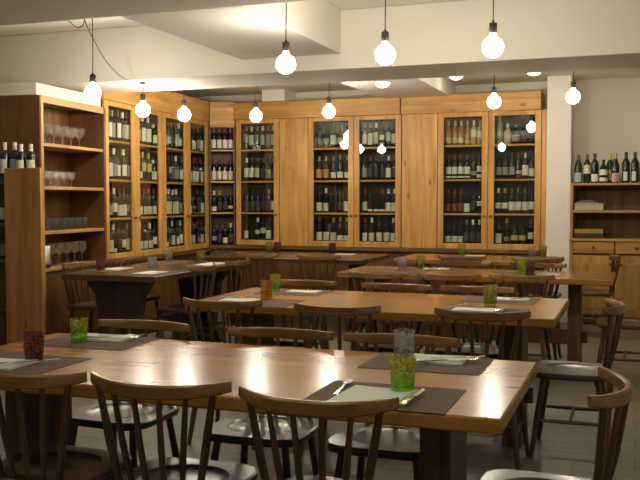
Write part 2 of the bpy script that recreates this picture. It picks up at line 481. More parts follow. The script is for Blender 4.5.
ORD = ['first', 'second', 'third', 'fourth', 'fifth', 'sixth', 'seventh', 'eighth', 'ninth']
SH = ['top shelf', 'second shelf', 'third shelf', 'bottom shelf']
GN = {'dark': 'dark', 'green': 'green', 'brown': 'brown', 'amber': 'amber', 'pale': 'pale yellow', 'blue': 'dark blue'}
def fill(loc, rotz, span, levels, rows, where, clear, depth=.10):
    """a row of bottles on each shelf of one door; ROWS: per shelf a list of (shape, glass, paper, foil, kwargs) or None"""
    c, s = math.cos(rotz), math.sin(rotz)
    for k, (z, row) in enumerate(zip(levels, rows)):
        n = len(row); w = span[1] - span[0]
        idx = 0
        for i, b in enumerate(row):
            if b is None: continue
            shape, glass, paper, foil = b[:4]; kw = dict(b[4]) if len(b) > 4 else {}
            x = span[0] + w * (i + .5) / n; y = depth + random.uniform(-.012, .012)
            if shape == 'burgundy' and n > 5: shape = 'bordeaux'
            idx += 1
            sc = kw.pop('scale', 1.0) * random.uniform(.97, 1.03)
            sc = min(sc, (w / n) / (2 * SHAPES[shape][1]) * .96)
            lb = f"{GN[glass]} bottle, {paper or 'no'} label, {ORD[idx - 1]} from left, {SH[k]}, {where}"
            bottle((loc[0] + c * x - s * y, loc[1] + s * x + c * y, z + .0008), rotz, shape, glass, paper, foil, lb, f"bottles on the {SH[k]} of the {where}", scale=sc, **kw)

def R(n, *b): return [b[i % len(b)] for i in range(n)]
bx, bg, fl, sq = 'bordeaux', 'burgundy', 'flute', 'squat'
LOW = {'lab': (.025, .115)}
TALL = {'lab': (.035, .175)}
dk = lambda p='cream', f='black', sh=bx, **k: (sh, 'dark', p, f, k)
BACK_LEVELS = [1.97, 1.58, 1.19, .785 + .05]
LEFT_LEVELS = [1.93, 1.545, 1.165, .80]

# back wall cabinets
sp = wine_cabinet('narrow glazed wine cabinet with a single door beside the corner shelves', (-4.735, Y0), 0, .585, [(0, .585)], .785, 2.335, [1.19, 1.58, 1.97], ['r'])
fill((-4.735, Y0), 0, sp[0], BACK_LEVELS, [
    R(6, dk('grey', 'grey', lab=(.10, .20)), dk('pale green', 'white', lab=(.06, .19))),
    [dk('white', 'white', lab=(.05, .17)), dk('white', 'black', lab=(.05, .17)), dk('cream', 'black', lab=(.05, .17)), dk('dark', 'black'), dk('grey', 'black'), dk('dark', 'grey')],
    [(bx, 'blue', 'dark', 'black'), (bx, 'blue', 'dark', 'black'), (bx, 'blue', 'dark', 'black'), (bx, 'blue', 'dark', 'black'), (bx, 'blue', 'dark', 'grey'), dk('white', 'black')],
    [dk('cream', 'black', lab=(.03, .13)), None, dk('cream', 'white', sh=bg, lab=(.09, .14)), dk('cream', 'black', lab=(.10, .17)), dk('white', 'black', lab=(.03, .14)), None]],
    'single back-wall door', 0)
sp = wine_cabinet('two-door glazed wine cabinet between two plain pine panels', (-3.77, Y0), 0, 1.16, [(0, .58), (.58, 1.16)], .785, 2.335, [1.19, 1.58, 1.97], ['r', 'l'])
fill((-3.77, Y0), 0, sp[0], BACK_LEVELS, [
    [dk('dark', 'black'), dk('grey', 'black', lab=(.06, .12)), dk('white', 'black', lab=(.04, .15)), dk('pale green', 'black', lab=(.05, .12)), dk('cream', 'black', lab=(.04, .18))],
    [(bg, 'brown', 'orange', 'gold', {'lab': (.03, .14)}), (bg, 'brown', 'orange', 'gold', {'lab': (.03, .14)}), dk('white', 'grey', lab=(.03, .10)), dk('white', 'grey', lab=(.03, .10)), dk('white', 'grey', lab=(.03, .10))],
    [dk('cream', 'black', lab=(.02, .12)), dk('cream', 'white', lab=(.02, .12)), None, dk('dark', 'black', sh=bg), dk('white', 'red', lab=(.02, .14))],
    [dk('cream', 'red', lab=(.02, .12)), dk('white', 'black', lab=(.02, .12)), dk('cream', 'gold', lab=(.02, .12)), dk('white', 'gold', sh=bg, lab=(.02, .08)), dk('white', 'gold', sh=bg, lab=(.02, .08))]],
    'left door of middle cabinet', 0)
fill((-3.77, Y0), 0, sp[1], BACK_LEVELS, [
    [dk('white', 'grey', lab=(.04, .16)), (bx, 'green', 'white', 'grey', {'lab': (.03, .17)}), (bx, 'green', 'pale green', 'white', {'lab': (.04, .18)}), (bx, 'green', 'cream', 'black', {'lab': (.09, .15), 'second': ('cream', .02, .05)}), (bx, 'green', 'pale green', 'black', {'lab': (.07, .18)}), dk('cream', 'black', lab=(.04, .16))],
    [dk('grey', 'black'), dk('dark', 'red'), dk('dark', 'black'), dk('dark', 'black'), dk('white', 'white', lab=(.03, .15)), dk('dark', 'red')],
    [dk('cream', 'red', lab=(.03, .14)), dk('white', 'black', sh=bg, lab=(.02, .045)), dk('white', 'black', sh=bg, lab=(.02, .045)), dk('white', 'red', sh=bg, lab=(.02, .045)), dk('white', 'white', lab=(.02, .13)), dk('white', 'white', lab=(.02, .13))],
    [dk('white', 'red', lab=(.02, .12)), dk('cream', 'white', lab=(.02, .12)), dk('cream', 'black', lab=(.02, .12)), dk('cream', 'black', lab=(.02, .12)), dk('white', 'white', lab=(.02, .12))]],
    'right door of middle cabinet', 0)
sp = wine_cabinet('two-door glazed wine cabinet at the end of the wall beside the pillar', (-2.18, Y0), 0, 1.16, [(0, .575), (.575, 1.16)], .785, 2.335, [1.19, 1.58, 1.97], ['r', 'l'])
fill((-2.18, Y0), 0, sp[0], BACK_LEVELS, [
    [(bx, 'amber', 'yellow', 'gold', {'lab': (.03, .09)}), (bx, 'amber', 'yellow', 'gold', {'lab': (.03, .09)}), (bx, 'amber', 'cream', 'gold', {'lab': (.03, .09)}), (bx, 'amber', 'yellow', 'gold', {'lab': (.02, .06)}), (bx, 'pale', 'white', 'white', {'lab': (.10, .19), 'second': ('orange', .02, .06)}), (bx, 'pale', 'cream', 'gold', {'lab': (.09, .17), 'second': ('orange', .02, .06)})],
    [dk('white', 'red', lab=(.065, .155), second=('white', .02, .04))] * 4 + [dk('grey', 'black', lab=(.05, .10)), dk('cream', 'black', lab=(.09, .16), second=('white', .02, .06))],
    [dk('red', 'red', lab=(.03, .12)), dk('red', 'red', lab=(.03, .12)), dk('red', 'red', lab=(.03, .12)), dk('white', 'black', lab=(.02, .12)), dk('dark', 'black'), dk('cream', 'black', lab=(.09, .15))],
    [dk('cream', 'black', lab=(.025, .10))] * 3 + [dk('dark', 'grey'), dk('dark', 'white'), dk('dark', 'white')]],
    'left door of end cabinet', 0)
fill((-2.18, Y0), 0, sp[1], BACK_LEVELS, [
    [(fl, 'pale', 'grey', 'gold', {'lab': (.03, .10), 'scale': .95}), (sq, 'pale', 'pink', 'white', {}), (sq, 'dark', 'grey', 'grey', {}), (sq, 'dark', 'dark', 'black', {}), (fl, 'dark', 'dark', 'black', {'scale': .95})],
    [dk('grey', 'black', lab=(.05, .14)), dk('grey', 'black', lab=(.05, .14)), dk('grey', 'black', lab=(.05, .14)), dk('pink', 'red', lab=(.06, .10), second=('red', .02, .05)), dk('white', 'white', lab=(.04, .16)), dk('cream', 'black', lab=(.03, .12))],
    [dk('white', 'white', lab=(.06, .13)), dk('white', 'gold', lab=(.06, .13)), (bx, 'green', 'white', 'green', {'lab': (.04, .14)}), (bx, 'green', 'white', 'green', {'lab': (.04, .14)}), (bx, 'green', 'white', 'green', {'lab': (.04, .14)}), dk('white', 'black', lab=(.05, .14))],
    [dk('white', 'black', lab=(.02, .13)), (fl, 'brown', 'grey', 'gold', {'lab': (.05, .10), 'scale': .95}), (sq, 'green', 'yellow', 'black', {'lab': (.06, .12)}), (sq, 'green', 'yellow', 'black', {'lab': (.06, .12)}), dk('cream', 'red', lab=(.07, .14))]],
    'right door of end cabinet', 0)
# side wall cabinets
p1 = on_left(.065); p2 = on_left(1.345)
sp = sp1 = wine_cabinet('two-door glazed wine cabinet next to the glassware shelves', p1, LA, 1.27, [(0, .65), (.65, 1.27)], .75, 2.305, [1.165, 1.545, 1.93], ['r', 'l'], stile=.085)
fill(p1, LA, (sp[0][0] + 0.065, sp[0][1] + 0.075), LEFT_LEVELS, [
    [dk('white', 'black', **TALL), dk('grey', 'grey', **TALL), dk('white', 'black', **TALL), dk('grey', 'white', **TALL), dk('cream', 'black', **TALL)],
    [dk('white', 'black', lab=(.03, .16)), dk('grey', 'white'), dk('white', 'black', lab=(.04, .15)), dk('white', 'white', lab=(.04, .15)), dk('grey', 'black')],
    [dk('grey', 'red', lab=(.03, .13)), dk('cream', 'white', lab=(.06, .15)), dk('cream', 'black', lab=(.02, .13)), dk('white', 'black', lab=(.02, .13)), dk('grey', 'black', lab=(.06, .13))],
    [dk('white', 'black', lab=(.03, .15)), dk('cream', 'white', lab=(.02, .06)), dk('dark', 'black'), dk('white', 'black', lab=(.06, .14)), dk('cream', 'grey')]],
    'first side-wall glass door', 0, depth=.078)
fill(p1, LA, (sp[1][0] + 0.055, sp[1][1] + 0.055), LEFT_LEVELS, [
    [dk('grey', 'black'), (bx, 'green', 'white', 'white', dict(TALL)), (bx, 'green', 'white', 'white', dict(TALL)), (sq, 'green', 'cream', 'white', {'lab': (.03, .12)})],
    [dk('cream', 'gold', lab=(.03, .10)), (bx, 'green', 'yellow', 'gold', {'lab': (.10, .19)}), (bx, 'green', 'yellow', 'gold', {'lab': (.10, .19)}), (sq, 'green', 'cream', 'white', {'lab': (.02, .11)})],
    [dk('cream', 'red', lab=(.025, .11))] * 4,
    [dk('white', 'white', lab=(.025, .11)), dk('cream', 'black', lab=(.025, .11)), dk('cream', 'white', lab=(.025, .11)), dk('white', 'black', lab=(.06, .14))]],
    'second side-wall glass door', 0, depth=.078)
sp = sp2 = wine_cabinet('two-door glazed wine cabinet beside the open corner shelves', p2, LA, 1.30, [(0, .67), (.67, 1.30)], .75, 2.305, [1.165, 1.545, 1.93], ['r', 'l'], stile=.085)
fill(p2, LA, (sp[0][0] + 0.065, sp[0][1] + 0.075), LEFT_LEVELS, [
    [dk('grey', 'black'), (bx, 'green', 'pale green', 'black', {'lab': (.05, .13)}), dk('dark', 'red'), (bx, 'green', 'pale green', 'black', dict(TALL)), dk('white', 'white', lab=(.04, .12))],
    [dk('dark', 'black'), dk('grey', 'black', lab=(.10, .16)), dk('dark', 'black'), dk('grey', 'white', lab=(.04, .15)), dk('white', 'black', lab=(.04, .15))],
    [dk('cream', 'white', lab=(.02, .16)), dk('cream', 'white', lab=(.02, .16)), dk('cream', 'white', lab=(.02, .16)), dk('cream', 'white', lab=(.02, .16)), dk('grey', 'black')],
    [dk('white', 'black', lab=(.02, .07)), dk('dark', 'black'), dk('white', 'white', lab=(.03, .14)), dk('cream', 'black', lab=(.03, .12)), dk('white', 'white', lab=(.04, .14))]],
    'third side-wall glass door', 0, depth=.078)
fill(p2, LA, (sp[1][0] + 0.055, sp[1][1] + 0.055), LEFT_LEVELS, [
    [dk('dark', 'black'), dk('cream', 'black', lab=(.02, .11)), dk('dark', 'red'), dk('white', 'black', lab=(.02, .14))],
    [dk('white', 'black', lab=(.02, .14)), dk('cream', 'red', lab=(.02, .14)), dk('white', 'black', lab=(.02, .14)), dk('cream', 'red', lab=(.02, .14))],
    [dk('cream', 'white', lab=(.02, .11)), dk('dark', 'black'), dk('dark', 'red'), dk('white', 'black', lab=(.02, .14))],
    [dk('cream', 'red', lab=(.02, .12)), dk('cream', 'red', lab=(.02, .12)), dk('dark', 'red'), dk('white', 'red', lab=(.02, .12))]],
    'fourth side-wall glass door', 0, depth=.078)

# open corner shelves
cs = thing('corner_shelf_unit', 'open corner wine shelves without a door between the two glazed walls', 'shelf unit', (-5.03, 9.85, 0), CA)
cw = .322
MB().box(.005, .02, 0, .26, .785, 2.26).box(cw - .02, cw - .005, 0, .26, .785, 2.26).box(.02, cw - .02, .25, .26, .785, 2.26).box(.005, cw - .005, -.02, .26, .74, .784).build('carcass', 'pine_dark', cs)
for z in (1.19, 1.58, 1.97): MB().box(.021, cw - .021, .002, .249, z - .022, z).build('shelf', 'pine_flat', cs, bevel=.003)
MB().box(.005, cw - .005, 0, .26, 2.245, 2.262).build('top_board', 'pine_flat', cs)
fill((-5.03, 9.85), CA, (.024, cw - .024), [1.971, 1.581, 1.191, .786], [
    [dk('white', 'red', lab=(.02, .14))] * 4,
    [dk('cream', 'red', lab=(.02, .14)), dk('cream', 'black', lab=(.02, .14)), dk('white', 'red', lab=(.02, .14)), dk('cream', 'black', lab=(.02, .14))],
    [dk('white', 'white', lab=(.02, .08)), dk('dark', 'gold'), dk('dark', 'black'), dk('cream', 'red', lab=(.05, .09))],
    [dk('grey', 'black', lab=(.06, .12)), dk('dark', 'black'), dk('white', 'black', lab=(.02, .10)), dk('dark', 'white')]],
    'open corner unit', 0, depth=.055)

# ------------------------------------------------------------------ glassware shelves on the side wall
gu = thing('glassware_shelf_unit', 'open pine shelf unit of drinking glasses beside the glazed wine cabinets', 'shelf unit', on_left(-1.03), LA)
W = 1.085
MB().box(0, .03, .0, .58, 0, 2.22).build('side_panel', 'pine_dark', gu, bevel=.004)
MB().box(-.004, .034, -.022, -.001, 0, 2.222).build('front_stile', 'darker_pine_upright', gu, bevel=.004)
MB().box(W - .035, W, -.022, .58, 0, 2.22).build('side_panel', 'pine_dark', gu, bevel=.004)
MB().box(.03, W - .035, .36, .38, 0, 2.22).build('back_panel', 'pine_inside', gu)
MB().box(.035, W - .036, -.02, 0, 2.16, 2.222).build('top_rail', 'darker_pine', gu, bevel=.004)
MB().box(.031, W - .036, .001, .359, 2.195, 2.219).build('top_board', 'darker_pine', gu)
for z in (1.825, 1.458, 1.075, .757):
    MB().box(.031, W - .036, -.012, .359, z - .028, z).build('shelf', 'darker_pine', gu, bevel=.003)
MB().box(.035, W - .037, .0, .025, .02, .728).build('lower_panel', 'dado_wood', gu)
def shell(outer, inner, n=18):
    m = MB(); m.lathe(outer + inner, n, cap0=True, cap1=True); return m
def stem_glass_mesh(h, rb, rim):
    o = [(.034, 0), (.035, .004), (.007, .010), (.0045, .02), (.0045, h * .42), (.012, h * .46), (rb * .72, h * .56), (rb * .93, h * .72), (rim - .001, h * .97), (rim + .0015, h * .985), (rim + .0012, h)]
    i = [(rim - .0025, h), (rim - .0045, h * .97), (rb * .93 - .003, h * .72), (rb * .70, h * .58), (.004, h * .49)]
    return shell(o, i, 18)
def tumbler_mesh(h, r0, r1):
    return shell([(r0 * .92, 0), (r0, .004), (r1, h)], [(r1 - .003, h), (r0 - .003, .012), (.002, .010)], 20)
def row_on_shelf(proto_mesh, name, mat, n, s0, s1, z, y, fmt, cat, grp, rows=1):
    me = None
    for q in range(rows):
        for i in range(n):
            s = s0 + (s1 - s0) * i / max(1, n - 1)
            if me is None:
                me = proto_mesh.mesh(name, mat)
            o = bpy.data.objects.new(name, me); col.objects.link(o)
            o.location = on_left(-1.03 + s + .065 * q, y + q * .13, z); o.rotation_euler = (0, 0, random.uniform(0, 6))
            lb = fmt.format(n=ORD[i], r='in front' if q == 0 else 'in the row behind')
            tag(o, lb, cat, grp)
row_on_shelf(stem_glass_mesh(.175, .050, .056), 'wine_glass', 'glass_clear', 6, .10, .80, 1.826, .10, 'clear stemmed wine glass, {n} from left {r} on the highest glassware shelf', 'glass', 'wine glasses on the highest glassware shelf', 2)
row_on_shelf(stem_glass_mesh(.135, .036, .040), 'small_stem_glass', 'glass_clear', 6, .10, .66, 1.459, .10, 'small clear stemmed glass, {n} from left {r} on the second glassware shelf', 'glass', 'small stemmed glasses on the second glassware shelf', 2)
row_on_shelf(tumbler_mesh(.105, .034, .041), 'tumbler', 'glass_smoke', 7, .09, .82, 1.076, .08, 'dark smoky tumbler, {n} from left on the third glassware shelf', 'glass', 'dark tumblers on the third glassware shelf')
row_on_shelf(stem_glass_mesh(.20, .048, .040), 'large_wine_glass', 'glass_clear', 5, .34, .86, .758, .12, 'large clear wine glass, {n} from left on the lowest glassware shelf behind the table', 'glass', 'large wine glasses on the lowest glassware shelf')
can = thing('metal_canister', 'shiny upright steel canister with black base on the lowest glassware shelf', 'canister', on_left(-1.03 + .145, .06, .758))
MB().lathe([(.052, .03), (.052, .185), (.049, .19), (.02, .192)], 24).build('body', 'brushed_steel', can)
MB().lathe([(.054, 0), (.054, .0295)], 24).build('base', 'black_plastic', can)

# ------------------------------------------------------------------ low bottle rack in front of the glassware shelves
br = thing('bottle_rack', 'pine bottle rack with a plain wide end panel in front of the glassware shelves', 'rack', (-5.36, 5.88, 0))
MB().box(.495, .85, 0, .026, 0, 1.6).build('front_panel', 'darker_pine_upright', br, bevel=.005)
MB().box(.68, .70, .027, .215, 0, 1.47).build('side_panel', 'darker_pine_upright', br, bevel=.003)
MB().box(0, .679, .196, .214, 0, 1.47).build('back_panel', 'pine_dark', br)
MB().box(0, .025, .0, .195, 0, 1.6).build('side_panel', 'darker_pine_upright', br, bevel=.003)
for z in (1.497, 1.15, .85, .45):
    MB().box(.026, .679, .028, .195, z - .025, z).build('shelf', 'pine_dark', br, bevel=.003)
rack = [(.10, bx, 'blue', 'pale blue', 'white', .02), (.19, bx, 'blue', 'pale blue', 'white', .0), (.285, bx, 'dark', 'pale blue', 'grey', .0), (.42, bx, 'blue', 'white', 'white', .0), (.502, bx, 'blue', 'pale blue', 'white', .0), (.582, bx, 'dark', 'white', 'white', .0), (.662, bx, 'dark', 'cream', 'white', -.0)]
for i, (x, sh, g, pp, f, _) in enumerate(rack):
    if i < 3:
        nm = f"{GN[g]} bottle, {pp} label, {ORD[i]} from the outer end of the rack top"
    else:
        nm = f"{GN[g]} bottle, {pp} label, {ORD[i - 3]} from left above the wide rack end panel"
    bottle((-5.36 + x, 6.00 - (.012 if i % 2 else -.01), 1.4975), 0, sh, g, pp, f, nm, 'bottles on top of the rack', lab=(.06, .17), scale=1.06 if i < 5 else 1.0)
for z, nm in ((1.1505, 'upper'), (.8505, 'middle')):
    for i in range(4):
        bottle((-5.36 + .10 + i * .10, 5.99, z + .0003), 0, bx, 'dark', 'cream' if z > 1 else 'grey', 'black', f"dark bottle, {ORD[i]} from the outer end inside the rack on its {nm} shelf", f'bottles on the {nm} shelf inside the rack', scale=.85)

# ------------------------------------------------------------------ hutch by the pillar
hu = thing('hutch', 'pine hutch with two open shelves above drawers standing beside the pillar', 'hutch', (-.697, 9.90, 0))
HW = 1.36
MB().box(0, .028, 0, .42, .0, 1.499).build('side_panel', 'darker_pine_upright', hu, bevel=.003)
MB().box(HW - .028, HW, 0, .42, .0, 1.499).build('side_panel', 'darker_pine_upright', hu, bevel=.003)
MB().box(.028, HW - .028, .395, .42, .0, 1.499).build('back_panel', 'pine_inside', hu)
MB().box(-.004, HW + .004, -.008, .42, 1.4995, 1.525).build('top_board', 'darker_pine', hu, bevel=.004)
MB().box(.029, HW - .029, .006, .394, 1.205, 1.232).build('shelf', 'darker_pine', hu, bevel=.003)
MB().box(-.006, HW + .006, -.02, .42, .90, .928).build('counter', 'darker_pine', hu, bevel=.004)
MB().box(.029, HW - .029, .012, .394, .01, .899).build('carcass', 'pine_dark', hu)
for i in range(3):
    a = .030 + i * .436
    d = MB().box(a + .004, a + .428, -.012, .0115, .77, .893).build('drawer', 'darker_pine', hu, bevel=.006)
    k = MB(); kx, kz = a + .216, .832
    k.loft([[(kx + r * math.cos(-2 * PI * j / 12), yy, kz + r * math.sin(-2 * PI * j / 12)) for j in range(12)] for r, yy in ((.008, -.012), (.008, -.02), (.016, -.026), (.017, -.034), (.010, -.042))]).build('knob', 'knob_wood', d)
    dd = MB().box(a + .004, a + .428, -.008, .0115, .09, .745).build('door', 'darker_pine_upright', hu, bevel=.006)
    MB().box(a + .075, a + .357, -.013, -.0085, .17, .665).build('door_panel', 'darker_pine_upright', dd, bevel=.006)
    kx, kz = a + (.39 if i != 1 else .045), .66
    MB().loft([[(kx + r * math.cos(-2 * PI * j / 12), yy, kz + r * math.sin(-2 * PI * j / 12)) for j in range(12)] for r, yy in ((.008, -.008), (.008, -.018), (.016, -.024), (.017, -.032), (.010, -.040))]).build('knob', 'knob_wood', dd)
hb = [(-.625, 10.0, bg, 'green', 'pale blue', 'green', 1.06, {'lab': (.01, .11)}, 'slim green bottle with pale blue label, nearest the pillar on the hutch'),
      (-.535, 10.02, bx, 'green', 'cream', 'green', 1.06, {'lab': (.10, .19)}, 'green bottle with high cream label, second from the pillar on the hutch'),
      (-.455, 10.0, bx, 'dark', 'white', 'black', 1.09, {'lab': (.015, .09)}, 'dark bottle with low square white label, third from the pillar on the hutch'),
      (-.365, 10.0, sq, 'dark', 'white', 'black', 1.02, {'lab': (.085, .145), 'second': ('white', .02, .06)}, 'squat dark bottle with two white labels, fourth from the pillar on the hutch'),
      (-.300, 10.09, bx, 'green', 'yellow', 'yellow', 1.06, {'lab': (.03, .14)}, 'green yellow-topped bottle half hidden behind the pink-labelled one on the hutch'),
      (-.243, 9.97, bg, 'dark', 'pink', 'yellow', 1.08, {'lab': (.01, .10)}, 'dark bottle with pink label and yellow top on the hutch'),
      (-.135, 10.0, bx, 'dark', 'white', 'black', 1.11, {'lab': (.02, .11), 'half': .55}, 'dark bottle, narrow white label, first right of the pink-labelled one on the hutch'),
      (-.045, 10.0, bx, 'dark', 'white', 'black', 1.11, {'lab': (.02, .11), 'half': .55}, 'dark bottle, narrow white label, second right of the pink-labelled one on the hutch'),
      (.04, 10.02, bx, 'dark', 'dark', 'black', 1.08, {}, 'all-dark bottle with black label, farthest from the pillar on the hutch')]
for x, y, sh, g, pp, f, sc, kw, lb in hb:
    bottle((x, y, 1.5255), 0, sh, g, pp, f, lb, 'bottles standing on top of the hutch', scale=sc * .98, **kw)
bxo = thing('storage_box', 'long pale cardboard box on the upper shelf of the hutch', 'box', (-.655, 9.93, 1.233))
MB().box(0, .30, 0, .24, 0, .062).build('body', 'box_card', bxo, bevel=.003)
MB().box(-.003, .303, -.003, .243, .063, .075).build('lid', 'box_card', bxo, bevel=.003)
cl = MB()
pts = []
NX, NY = 14, 8
for j in range(NY + 1):
    for i in range(NX + 1):
        u, v = i / NX, j / NY
        h = .012 + .030 * abs(math.sin(3.1 * u + 1.2 * v) * math.cos(2.3 * v - u * 4)) * (1 - (2 * u - 1) ** 4)
        pts.append((u * .22, v * .14, h))
nb = len(pts)
pts += [(x, y, 0) for x, y, z in pts]
fs = []
for j in range(NY):
    for i in range(NX):
        a = j * (NX + 1) + i
        fs.append((a, a + 1, a + NX + 2, a + NX + 1)); fs.append((nb + a, nb + a + NX + 1, nb + a + NX + 2, nb + a + 1))
edge = [i for i in range(NX + 1)] + [(j + 1) * (NX + 1) + NX for j in range(NY)] + [NY * (NX + 1) + i for i in reversed(range(NX))] + [j * (NX + 1) for j in reversed(range(1, NY))]
for a, b in zip(edge, edge[1:] + edge[:1]): fs.append((nb + a, nb + b, b, a))
tag(cl.add(pts, fs, True).build('folded_cloth', 'grey_cloth', loc=(-.64, 9.96, 1.3085)), 'crumpled grey cloth lying on the pale box in the hutch', 'cloth')
yb = thing('yellow_tray', 'stack of two thin dull yellow trays on the lower hutch shelf', 'tray', (-.655, 9.93, .929))
MB().box(0, .31, 0, .25, 0, .05).build('body', 'dark_support_wood', yb, bevel=.004)
MB().box(-.004, .30, -.004, .25, .051, .10).build('lid', 'yellow_card', yb, bevel=.004)

# ------------------------------------------------------------------ tables
def make_table(label, x0, x1, y0, y1, top_mat='table_wood', sup_mat='support_wood', thick=.045, inset=.20, rotz=0, loc=None, sw=.60, group='long wooden trestle tables', corbel=False):
    """top with its long side along local x; two plank trestles joined by a low stretcher"""
    L_, D_ = x1 - x0, y1 - y0
    root = thing('dining_table', label, 'table', loc or ((x0 + x1) / 2, (y0 + y1) / 2, 0), rotz, group)
    hx, hy = L_ / 2, D_ / 2
    MB().box(-hx, hx, -hy, hy, .75 - thick, .75).build('tabletop', top_mat, root, bevel=.007, seg=3)
    for s in (-1, 1):
        xc = s * (hx - inset)
        a = min(hy - .14, sw / 2)
        pr = [(-a - .08, .75 - thick - .0005), (-a - .07, .66), (-a, .56), (-a + .05, .20), (-a, .09), (-a - .03, .0), (a + .03, .0), (a, .09), (a - .05, .20), (a, .56), (a + .07, .66), (a + .08, .75 - thick - .0005)]
        if not corbel:
            pr = [(-a, .75 - thick - .0005), (-a, .14), (-a - .02, .07), (-a - .02, 0), (a + .02, 0), (a + .02, .07), (a, .14), (a, .75 - thick - .0005)]
        w = .05
        MB().loft([[(xc - w, y, z) for y, z in pr], [(xc + w, y, z) for y, z in pr]], smooth=False).build('trestle', sup_mat, root, bevel=.005)
    MB().box(-hx + inset + .0505, hx - inset - .0505, -.02, .02, .20, .32).build('stretcher', sup_mat, root, bevel=.005)
    for s in (-1, 1):
        MB().box(s * (hx - inset) + (.0505 if s > 0 else -.095), s * (hx - inset) + (.095 if s > 0 else -.0505), -.018, .018, .215, .305).build('tenon', sup_mat, root, bevel=.004)
    return root
make_table('long honey-brown wooden table nearest the camera, front of the room', -2.427, -.337, 2.366, 3.265, sw=.28, inset=.25)
make_table('long honey-brown wooden table, second from the camera, olive tumbler near its end', -2.447, -.381, 4.471, 5.43, sw=.28, inset=.25)
make_table('long honey-brown wooden table, third from the camera, in front of the hutch', -2.324, -.169, 6.825, 7.57, inset=.29, sw=.24)
make_table('wooden table closest to the end wine cabinet, behind the third long table', -2.33, -.72, 8.62, 9.52, sw=.28)
make_table('dark wooden table by the middle wine cabinet, holding a dark red tumbler', -4.35, -2.56, 8.25, 9.3, 'dark_table_wood', 'dark_support_wood', sw=.28)
make_table('dark wooden table running along the side wall beside the glassware shelves', 0, 1.75, 0, .86, 'dark_table_wood', 'dark_support_wood', thick=.05, rotz=PI / 2, loc=(-3.93, 6.81, 0), inset=.19, sw=.42, corbel=True)

# ------------------------------------------------------------------ chairs
def make_chair(label, group, loc, rotz):
    """spindle-back chair facing local +y"""
    root = thing('dining_chair', label, 'chair', loc, rotz, group)
    n = 32
    def ring(sc, z, sq):
        r = []
        for i in range(n):
            a = 2 * PI * i / n
            c, s = math.cos(a), math.sin(a)
            e = 2.0 + 3.0 * sq
            k = (abs(c) ** e + abs(s) ** e) ** (-1 / e)
            r.append((.205 * sc * k * c * (1 + .04 * s * sq), .20 * sc * k * s, z))
        return r
    m = MB()
    m.loft([ring(.90, .415, 1), ring(.97, .420, 1), ring(1.0, .433, 1), ring(.995, .445, 1), ring(.965, .450, 1), ring(.80, .450, .6), ring(.70, .449, .1), ring(.66, .444, 0), ring(.56, .440, 0), ring(.30, .438, 0), ring(.05, .438, 0)])
    m.build('seat', 'seat_wood', root, sharp=14)
    for sx in (-1, 1):
        for sy in (-1, 1):
            MB().tube([(sx * .14, sy * .135, .4145), (sx * .165, sy * .165, .20), (sx * .19, sy * .19, 0)], [.0145, .0165, .011], 10).build('leg', 'chair_wood', root)
    for sx in (-1, 1):
        MB().tube([(sx * .1655, -.147, .195), (sx * .1655, 0, .195), (sx * .1655, .147, .195)], [.008, .011, .008], 8).build('stretcher', 'chair_wood', root)
    MB().tube([(-.153, 0, .195), (0, 0, .195), (.153, 0, .195)], [.008, .0105, .008], 8).build('stretcher', 'chair_wood', root)
    # bent back rail
    RR, A = .33, math.radians(44.2)
    def arc(t): return (RR * math.sin(t * A), -.25 + RR * (1 - math.cos(t * A)))
    rings = []
    for k in range(-14, 15):
        t = k / 14
        x, y = arc(t)
        nx, ny = math.sin(t * A), -math.cos(t * A)
        f = abs(t) ** 3
        zt = .800 + .006 * f; zb = .757 + .017 * f; h = .0105 - .002 * f
        rings.append([(x + nx * q * h, y + ny * q * h, z) for q, z in ((-1, zb + .004), (-.6, zb), (.6, zb), (1, zb + .004), (1, zt - .006), (.5, zt), (-.5, zt), (-1, zt - .006))])
    m = MB(); m.loft(rings); m.build('back_rail', 'rail_wood', root)
    for t in (-.79, -.475, -.16, .16, .475, .79):
        x, y = arc(t)
        bxx = x * .68; by = -.183 + 1.2 * bxx * bxx
        r = .0125 if abs(t) > .6 else .0098
        MB().tube([(bxx, by, .4505), ((bxx + x) / 2, (by + y) / 2 - .004, .60), (x, y, .766 + .017 * abs(t) ** 3)], [r * .9, r * 1.1, r * .85], 8).build('spindle', 'chair_wood', root)
    return root
first_chair = []
RAILY = .25
def chair(rx, ry, deg, label, group):
    """RX, RY: where the middle of the back rail is; DEG: facing direction (0 = +y)"""
    a = math.radians(deg)
    loc = (rx - math.sin(a) * RAILY, ry + math.cos(a) * RAILY, 0)
    if not first_chair: first_chair.append(make_chair(label, group, loc, a))
    else: dup(first_chair[0], loc, a, label, group)
g = 'chairs around the nearest table'
chair(-1.838, 2.215, 0, 'spindle chair seen from behind by the dark red tumbler of the nearest table', g)
chair(-1.348, 2.225, 3, 'spindle chair seen from behind, middle of three on the near side of the nearest table', g)
chair(-.833, 2.195, 2, 'wooden spindle chair seen from behind in front of the bright green tumbler', g)
chair(-2.035, 3.44, 178, 'spindle chair facing the camera beyond the yellow-green knobbly tumbler of the nearest table', g)
chair(-1.385, 3.42, 181, 'spindle chair facing the camera, middle of the far side of the nearest table', g)
chair(-.875, 3.43, 180, 'wooden spindle chair facing the camera right behind the clear grey tumbler', g)
chair(-.020, 2.71, 89, 'spindle chair with strongly curved rail standing at the right end of the nearest table', g)
g = 'chairs around the second table'
chair(-2.11, 4.20, 3, 'wooden spindle chair seen from behind, in front of the amber tumbler', g)
chair(-1.45, 4.175, 1, 'spindle chair seen from behind, middle of the near side of the second table', g)
chair(-.715, 4.215, 0, 'wooden spindle chair seen from behind, in front of the olive tumbler near a table end', g)
chair(-2.10, 5.56, 180, 'wooden spindle chair facing the camera beyond the white napkin and amber tumbler', g)
